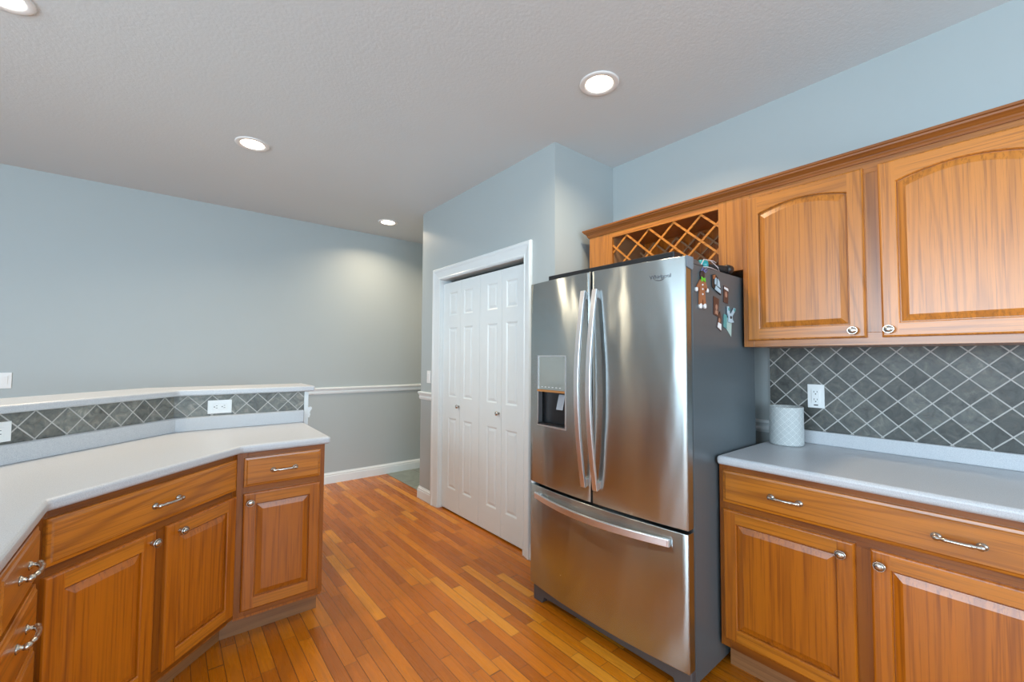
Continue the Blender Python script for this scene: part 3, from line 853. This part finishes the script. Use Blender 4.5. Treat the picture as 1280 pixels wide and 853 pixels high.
# kick plate with two feet, hinge covers, top cover
mb = MB()
poly = [(.004, .0), (.070, .0), (.085, .035), (.831, .035), (.846, .0), (.912, .0), (.912, .094), (.004, .094)]
mb.plate(poly, .022, .058); mb.build('kick_plate', KICK, fr_, bevel=.004)
mb = MB(); mb.box(.070, .830, .066, .150, 1.723, 1.789); mb.build('hinge_cover', BLACK, fr_, bevel=.004)
HG = plain('blue_grey_hinge_cap', (.20, .25, .29), .4)
mb = MB(); mb.loops([[(x, .002, 1.700), (x, .050, 1.692), (x, .058, 1.700), (x, .058, 1.7445), (x, .002, 1.7445)] for x in (.9165, .9195)], cap0=True, cap1=True)
mb.build('hinge_cap', HG, fr_)
mb = MB(); mb.loops([[(x, .060, 1.722), (x, .060, 1.742), (x, .105, 1.742), (x, .165, 1.722)] for x in (.85, .911)], cap0=True, cap1=True)
mb.build('hinge_cover', SIDE, fr_, bevel=.002)
mb = MB(); mb.box(.001, .020, .004, .05, .6345, .6465); mb.build('hinge_bracket', TRIM, fr_)
# maker's name on the right door
cu = bpy.data.curves.new('name_plate', 'FONT'); cu.body = 'Whirlpool'; cu.size = .0235; cu.extrude = .0004; cu.align_x = 'CENTER'
tmp = bpy.data.objects.new('tmp', cu); C.objects.link(tmp)
bpy.context.view_layer.update()
me = bpy.data.meshes.new_from_object(tmp.evaluated_get(bpy.context.evaluated_depsgraph_get()))
bpy.data.objects.remove(tmp)
me.name = 'name_plate'
LX, LZ = .811, 1.664
xs_ = [v.co.x for v in me.vertices]; k_ = .092/(max(xs_)-min(xs_))
for v in me.vertices:
    x, y, z = v.co; X = LX + x*k_; v.co = (X, fy(X)-.0012-z, LZ + y*k_)
CHR = plain('dark_chrome_lettering', (.16, .17, .19), .25, .7)
me.materials.append(CHR)
lo = bpy.data.objects.new('name_plate', me); C.objects.link(lo); lo.parent = dr
mb = MB(); pts = []
for k in range(15):
    a = PI*.95 + k/14*PI*1.05
    x = LX - .004 + .023*math.cos(a); pts.append((x, fy(x)-.0016, LZ+.002+.011*math.sin(a)))
mb.tube(pts, [.0003 + .0008*math.sin(PI*k/14) for k in range(15)], 6); mb.build('name_swoosh', CHR, dr)

# ------------------------------------------------------------------ magnets on the fridge side
ca, sa = math.cos(FA), math.sin(FA)
def floc(x, y): return (fx0 + x*ca - y*sa, fy0 + x*sa + y*ca)
K = 1.034
def mpos(X, z):     # readings taken on the plane Y=.86 moved to the fridge side
    X = X*K; z = 1.324 + (z-1.324)*K
    # side plane: local x = .911
    ly = (X - fx0 - .911*ca)/(-sa)
    px, py = floc(.911, ly)
    return (px, py, z)
MR = FA + PI/2
def ms(pts, X0, z0): return [((a-X0)*K, (b-z0)*K) for a, b in pts]
# gingerbread figure
X0, z0 = 1.693, 1.60
t = thing('fridge_magnet', 'brown gingerbread figure magnet with green bow on the fridge side', 'magnet', mpos(X0, z0), MR, 'magnets on the fridge side')
GB = plain('gingerbread_brown', (.36, .13, .05), .7); WHT = plain('white_icing', (.85, .85, .85), .5); GRN = plain('green_bow', (.14, .55, .03), .5); DKB = plain('dark_brown', (.05, .025, .02), .6)
body = [(1.668, 1.546), (1.689, 1.546), (1.692, 1.568), (1.697, 1.568), (1.703, 1.548), (1.722, 1.550), (1.716, 1.60), (1.716, 1.622), (1.733, 1.606), (1.739, 1.614), (1.722, 1.645), (1.707, 1.655), (1.680, 1.650), (1.652, 1.622), (1.645, 1.606), (1.652, 1.602), (1.671, 1.622)]
mb = MB(); mb.plate(ms(body, X0, z0), -.008, -.0005); mb.build('body', GB, t, bevel=.0015)
def disc(mb, X, z, r, y0, y1, sxx=1.0, n=16, mi=0):
    mb.lathe([(r, y1), (r, y0), (r*.7, y0-.0015)], n, mi, axis='y', c=((X-X0)*K, 0, (z-z0)*K), sx=sxx)
mb = MB(); disc(mb, 1.697, 1.672, .0165, -.008, -.0005); mb.build('head', DKB, t)
for nm_, xx_, zz_, rr_, q_ in (('foot', 1.678, 1.541, .011, 1), ('foot', 1.713, 1.543, .011, 1), ('hand', 1.646, 1.606, .009, .8), ('hand', 1.737, 1.610, .009, .8)):
    mb = MB(); disc(mb, xx_, zz_, rr_, -.009, -.0005, q_); mb.build(nm_, WHT, t)
for zz in (1.629, 1.611, 1.590):
    mb = MB(); disc(mb, 1.692, zz, .004, -.0095, -.006); mb.build('button', WHT, t)
mb = MB(); mb.plate(ms([(1.681, 1.661), (1.695, 1.655), (1.712, 1.660), (1.711, 1.641), (1.696, 1.648), (1.683, 1.641)], X0, z0), -.012, -.008); mb.build('bow', GRN, t)
mb = MB(); mb.tube([((a-X0)*K, -.006, (b-z0)*K) for a, b in ((1.690, 1.686), (1.700, 1.700), (1.715, 1.690), (1.728, 1.700), (1.738, 1.694), (1.722, 1.684), (1.705, 1.690))], .002, 8)
mb.build('ribbon_loop', plain('violet_ribbon', (.18, .18, .42), .5), t)
# dark plaque with pale blue shapes
X0, z0 = 1.826, 1.645
t = thing('fridge_magnet', 'black pointed plaque magnet with pale blue shapes on the fridge side', 'magnet', mpos(X0, z0), MR, 'magnets on the fridge side')
mb = MB(); mb.plate(ms([(1.783, 1.683), (1.815, 1.690), (1.848, 1.672), (1.866, 1.642), (1.866, 1.604), (1.835, 1.612), (1.800, 1.626), (1.784, 1.632)], X0, z0), -.005, -.0005); mb.build('plaque', BLACK, t, bevel=.001)
PB = plain('pale_blue_paint', (.45, .58, .66), .5); PG = plain('soft_grey_paint', (.30, .28, .27), .5)
mb = MB(); mb.plate(ms([(1.806, 1.622), (1.858, 1.609), (1.858, 1.625), (1.815, 1.640)], X0, z0), -.0075, -.005); mb.plate(ms([(1.826, 1.640), (1.856, 1.633), (1.848, 1.660), (1.832, 1.672)], X0, z0), -.0075, -.005)
mb.plate(ms([(1.806, 1.645), (1.818, 1.643), (1.820, 1.674), (1.808, 1.672)], X0, z0), -.0075, -.005); mb.build('painted_shapes', PB, t)
mb = MB(); mb.plate(ms([(1.789, 1.680), (1.812, 1.687), (1.806, 1.667), (1.791, 1.666)], X0, z0), -.0075, -.005); mb.build('brown_patch', GB, t)
# small photo magnets
SKIN = plain('faded_skin_tone', (.42, .22, .15), .5); PHO = plain('dark_brown_print', (.085, .035, .025), .35)
def photo(label, pts, face, extra=None):
    X0 = sum(p[0] for p in pts)/len(pts); z0 = sum(p[1] for p in pts)/len(pts)
    t = thing('photo_magnet', label, 'magnet', mpos(X0, z0), MR, 'magnets on the fridge side')
    mb = MB(); mb.plate(ms(pts, X0, z0), -.003, -.0005); mb.build('print', PHO, t)
    mb = MB(); (fx, fz, fr) = face
    mb.lathe([(fr, -.003), (fr, -.0036)], 16, axis='y', c=((fx-X0)*K, 0, (fz-z0)*K), sx=.8); mb.build('printed_face', SKIN, t)
    if extra:
        mb = MB(); mb.plate(ms(extra[0], X0, z0), -.0044, -.003); mb.build('printed_clothing', extra[1], t)
photo('brown portrait photo magnet, upper right one nearest the oak cabinet', [(1.894, 1.576), (1.938, 1.572), (1.944, 1.645), (1.898, 1.650)], (1.918, 1.612, .014), ([(1.900, 1.636), (1.940, 1.628), (1.938, 1.640), (1.902, 1.645)], WHT))
photo('plain brown portrait photo magnet below the black plaque', [(1.797, 1.516), (1.842, 1.507), (1.850, 1.585), (1.800, 1.594)], (1.824, 1.548, .013), ([(1.810, 1.520), (1.836, 1.515), (1.834, 1.532), (1.814, 1.536)], SKIN))
photo('small photo magnet of a person in white, lowest of the portrait magnets', [(1.826, 1.462), (1.866, 1.446), (1.872, 1.505), (1.858, 1.532), (1.842, 1.512)], (1.850, 1.493, .011), ([(1.830, 1.464), (1.864, 1.450), (1.866, 1.478), (1.838, 1.484)], PG if False else WHT))
# teal eared clip holding a pale note
X0, z0 = 1.95, 1.49
t = thing('fridge_magnet', 'teal rabbit eared clip magnet holding a pale green note', 'magnet', mpos(X0, z0), MR, 'magnets on the fridge side')
TEAL = plain('teal_plastic', (.10, .33, .33), .4); NOTE = plain('pale_green_paper', (.42, .55, .50), .7)
mb = MB(); mb.plate(ms([(1.918, 1.462), (1.968, 1.426), (1.975, 1.492), (1.935, 1.512), (1.920, 1.505)], X0, z0), -.0015, -.0005); mb.build('note', NOTE, t)
mb = MB(); mb.plate(ms([(1.890, 1.468), (1.922, 1.458), (1.925, 1.520), (1.895, 1.525)], X0, z0), -.0028, -.0016); mb.build('folded_flap', TEAL, t)
mb = MB(); mb.plate(ms([(1.930, 1.490), (1.955, 1.488), (1.985, 1.492), (1.972, 1.502), (1.968, 1.518), (2.000, 1.545), (2.002, 1.556), (1.990, 1.558), (1.958, 1.530), (1.945, 1.530), (1.938, 1.560), (1.924, 1.560), (1.922, 1.530), (1.935, 1.512)], X0, z0), -.009, -.003); mb.build('clip', PB, t, bevel=.0015)
for xx_ in (1.931, 1.990):
    mb = MB(); disc(mb, xx_, 1.548, .008, -.0102, -.008, .9); mb.build('ear_pad', TEAL, t)
mb = MB(); disc(mb, 1.950, 1.512, .007, -.0106, -.008, 1.1); mb.build('dark_spot', BLACK, t)

# ------------------------------------------------------------------ things lying on the fridge
GRN2 = plain('dark_green_plastic', (.01, .09, .08), .3); CY = plain('turquoise_plastic', (.03, .30, .32), .3)
a, b = Vector((1.765, 1.062, 1.752)), Vector((1.885, .940, 1.752))
d = (b-a).normalized()
t = thing('water_bottle', 'dark green bottle with a turquoise cap lying on top of the fridge', 'bottle', (a.x, a.y, 1.725))
def lathe_dir(mb, prof, org, dr_, n=20, mi=0):
    u = dr_.cross(Vector((0, 0, 1))).normalized(); v = dr_.cross(u)
    mb.loops([[org + dr_*h + u*(r*math.cos(2*PI*k/n)) + v*(r*math.sin(2*PI*k/n)) for k in range(n)] for r, h in prof], mi, cap0=True, cap1=True, smooth=True)
o_ = Vector((0, 0, .0265))
mb = MB(); lathe_dir(mb, [(.018, -.04), (.024, -.035), (.026, -.02), (.026, .12), (.022, .135), (.018, .14)], o_, d); mb.build('bottle_body', GRN2, t)
mb = MB(); lathe_dir(mb, [(.019, .14), (.024, .143), (.024, .172), (.020, .178)], o_, d); mb.build('bottle_cap', CY, t)
t = thing('umbrella', 'black rolled umbrella lying on top of the fridge', 'umbrella', (1.86, .945, 1.7275))
d = (Vector((2.030, .925, 1.742)) - Vector((1.88, .950, 1.740))).normalized()
mb = MB(); lathe_dir(mb, [(.004, -.02), (.010, 0), (.013, .06), (.016, .15), (.017, .170)], Vector((0, 0, .018)), d); mb.build('canopy', plain('black_cloth', (.015, .014, .014), .7), t)
mb = MB(); lathe_dir(mb, [(.017, .170), (.021, .173), (.0225, .185), (.0215, .205), (.016, .212)], Vector((0, 0, .018)), d); mb.build('handle', BLACK, t)
mb = MB()
mb.tube([(1.800, .925, 1.7265), (1.815, .900, 1.7265), (1.850, .897, 1.7265), (1.955, .910, 1.7265), (1.950, .915, 1.745), (1.900, .925, 1.772), (1.830, .920, 1.765), (1.803, .922, 1.730)], .0022, 8)
mb.tube([(1.900, .925, 1.772), (1.95, .935, 1.778), (1.985, .94, 1.775)], .0022, 8)
o = mb.build('wire_hanger', plain('pale_pink_wire', (.62, .55, .55), .4)); tag(o, 'thin pale wire loop lying on the fridge near the magnets', 'wire')

# ------------------------------------------------------------------ ceramic crock
def crock_mat():
    M, nt, bs = newmat('embossed_white_ceramic')
    t = nt.nodes.new('ShaderNodeTexCoord'); s = nt.nodes.new('ShaderNodeSeparateXYZ'); ln(nt, t.outputs['Object'], s.inputs[0])
    ang = math_n(nt, 'ARCTAN2', s.outputs[1], s.outputs[0])
    U = math_n(nt, 'MULTIPLY', ang, 14/(2*PI)); V = math_n(nt, 'DIVIDE', s.outputs[2], .0325)
    a = math_n(nt, 'ADD', U, V); b = math_n(nt, 'SUBTRACT', U, V)
    def tri(q): f = math_n(nt, 'FRACT', math_n(nt, 'ADD', q, 40)); return math_n(nt, 'MULTIPLY', math_n(nt, 'MINIMUM', f, math_n(nt, 'SUBTRACT', 1, f)), 2)
    e = math_n(nt, 'MINIMUM', tri(a), tri(b))
    w = math_n(nt, 'SINE', math_n(nt, 'MULTIPLY', e, 20.0))
    h = nt.nodes.new('ShaderNodeMapRange'); h.inputs['From Min'].default_value = -.2; h.inputs['From Max'].default_value = .5; ln(nt, w, h.inputs['Value'])
    ln(nt, mixc(nt, h.outputs[0], (.40, .44, .45), (.70, .73, .72)), bs.inputs['Base Color'])
    bs.inputs['Roughness'].default_value = .45
    bump(nt, bs, h.outputs[0], .5, .002)
    return M
mb = MB()
prof = [(.064, 0), (.0705, .003), (.072, .010), (.072, .172), (.0725, .180), (.071, .1845), (.068, .1835), (.0665, .175), (.0665, .012), (.05, .008)]
mb.lathe(prof, 56)
o = mb.build('utensil_crock', crock_mat(), loc=(2.362, .787, .9145)); tag(o, 'white embossed ceramic crock standing on the right counter', 'crock')

# ------------------------------------------------------------------ recessed ceiling lights
CANM = plain('white_can_trim', (.80, .79, .77), .5)
GLOW, nt, bs = newmat('lit_lamp_lens')
bs.inputs['Base Color'].default_value = (1, .95, .85, 1)
bs.inputs['Emission Color'].default_value = (1.0, .86, .66, 1); bs.inputs['Emission Strength'].default_value = 6.0
def can(label, x, y, inview=True):
    t = thing('recessed_light', label, 'ceiling light', (x, y, ZC), 0, 'recessed ceiling lights')
    mb = MB(); n = 36
    prof = [(.099, -.0005), (.099, -.004), (.092, -.007), (.076, -.006), (.068, -.0035), (.068, -.0005)]
    mb.loops([[(r*math.cos(2*PI*k/n), r*math.sin(2*PI*k/n), h) for k in range(n)] for r, h in prof + [prof[0]]], smooth=True)
    mb.build('trim_ring', CANM, t)
    mb = MB(); mb.lathe([(.0675, -.0008), (.0670, -.003), (.045, -.0055), (.001, -.0062)], 36); mb.build('lens', GLOW, t)
    l = bpy.data.lights.new('lamp', 'AREA'); l.shape = 'DISK'; l.size = .13; l.energy = LAMP_POWER; l.color = LAMP_COL; l.spread = math.radians(145)
    o = bpy.data.objects.new('lamp', l); C.objects.link(o); o.parent = t; o.location = (0, 0, -.012)
    return t
can('round recessed light in the ceiling in front of the wall cabinets', 1.672, 1.372)
can('round recessed light in the ceiling above the peninsula end', .402, 3.222)
can('small far recessed light in the ceiling by the hall corner', 1.746, 4.206)
can('recessed light cut off by the top left corner of the photo', -.545, 2.505)
can('added recessed fill light in the hall ceiling, unseen behind the closet', 3.2, 4.25)  # added hall lamp, out of view, to brighten the far wall
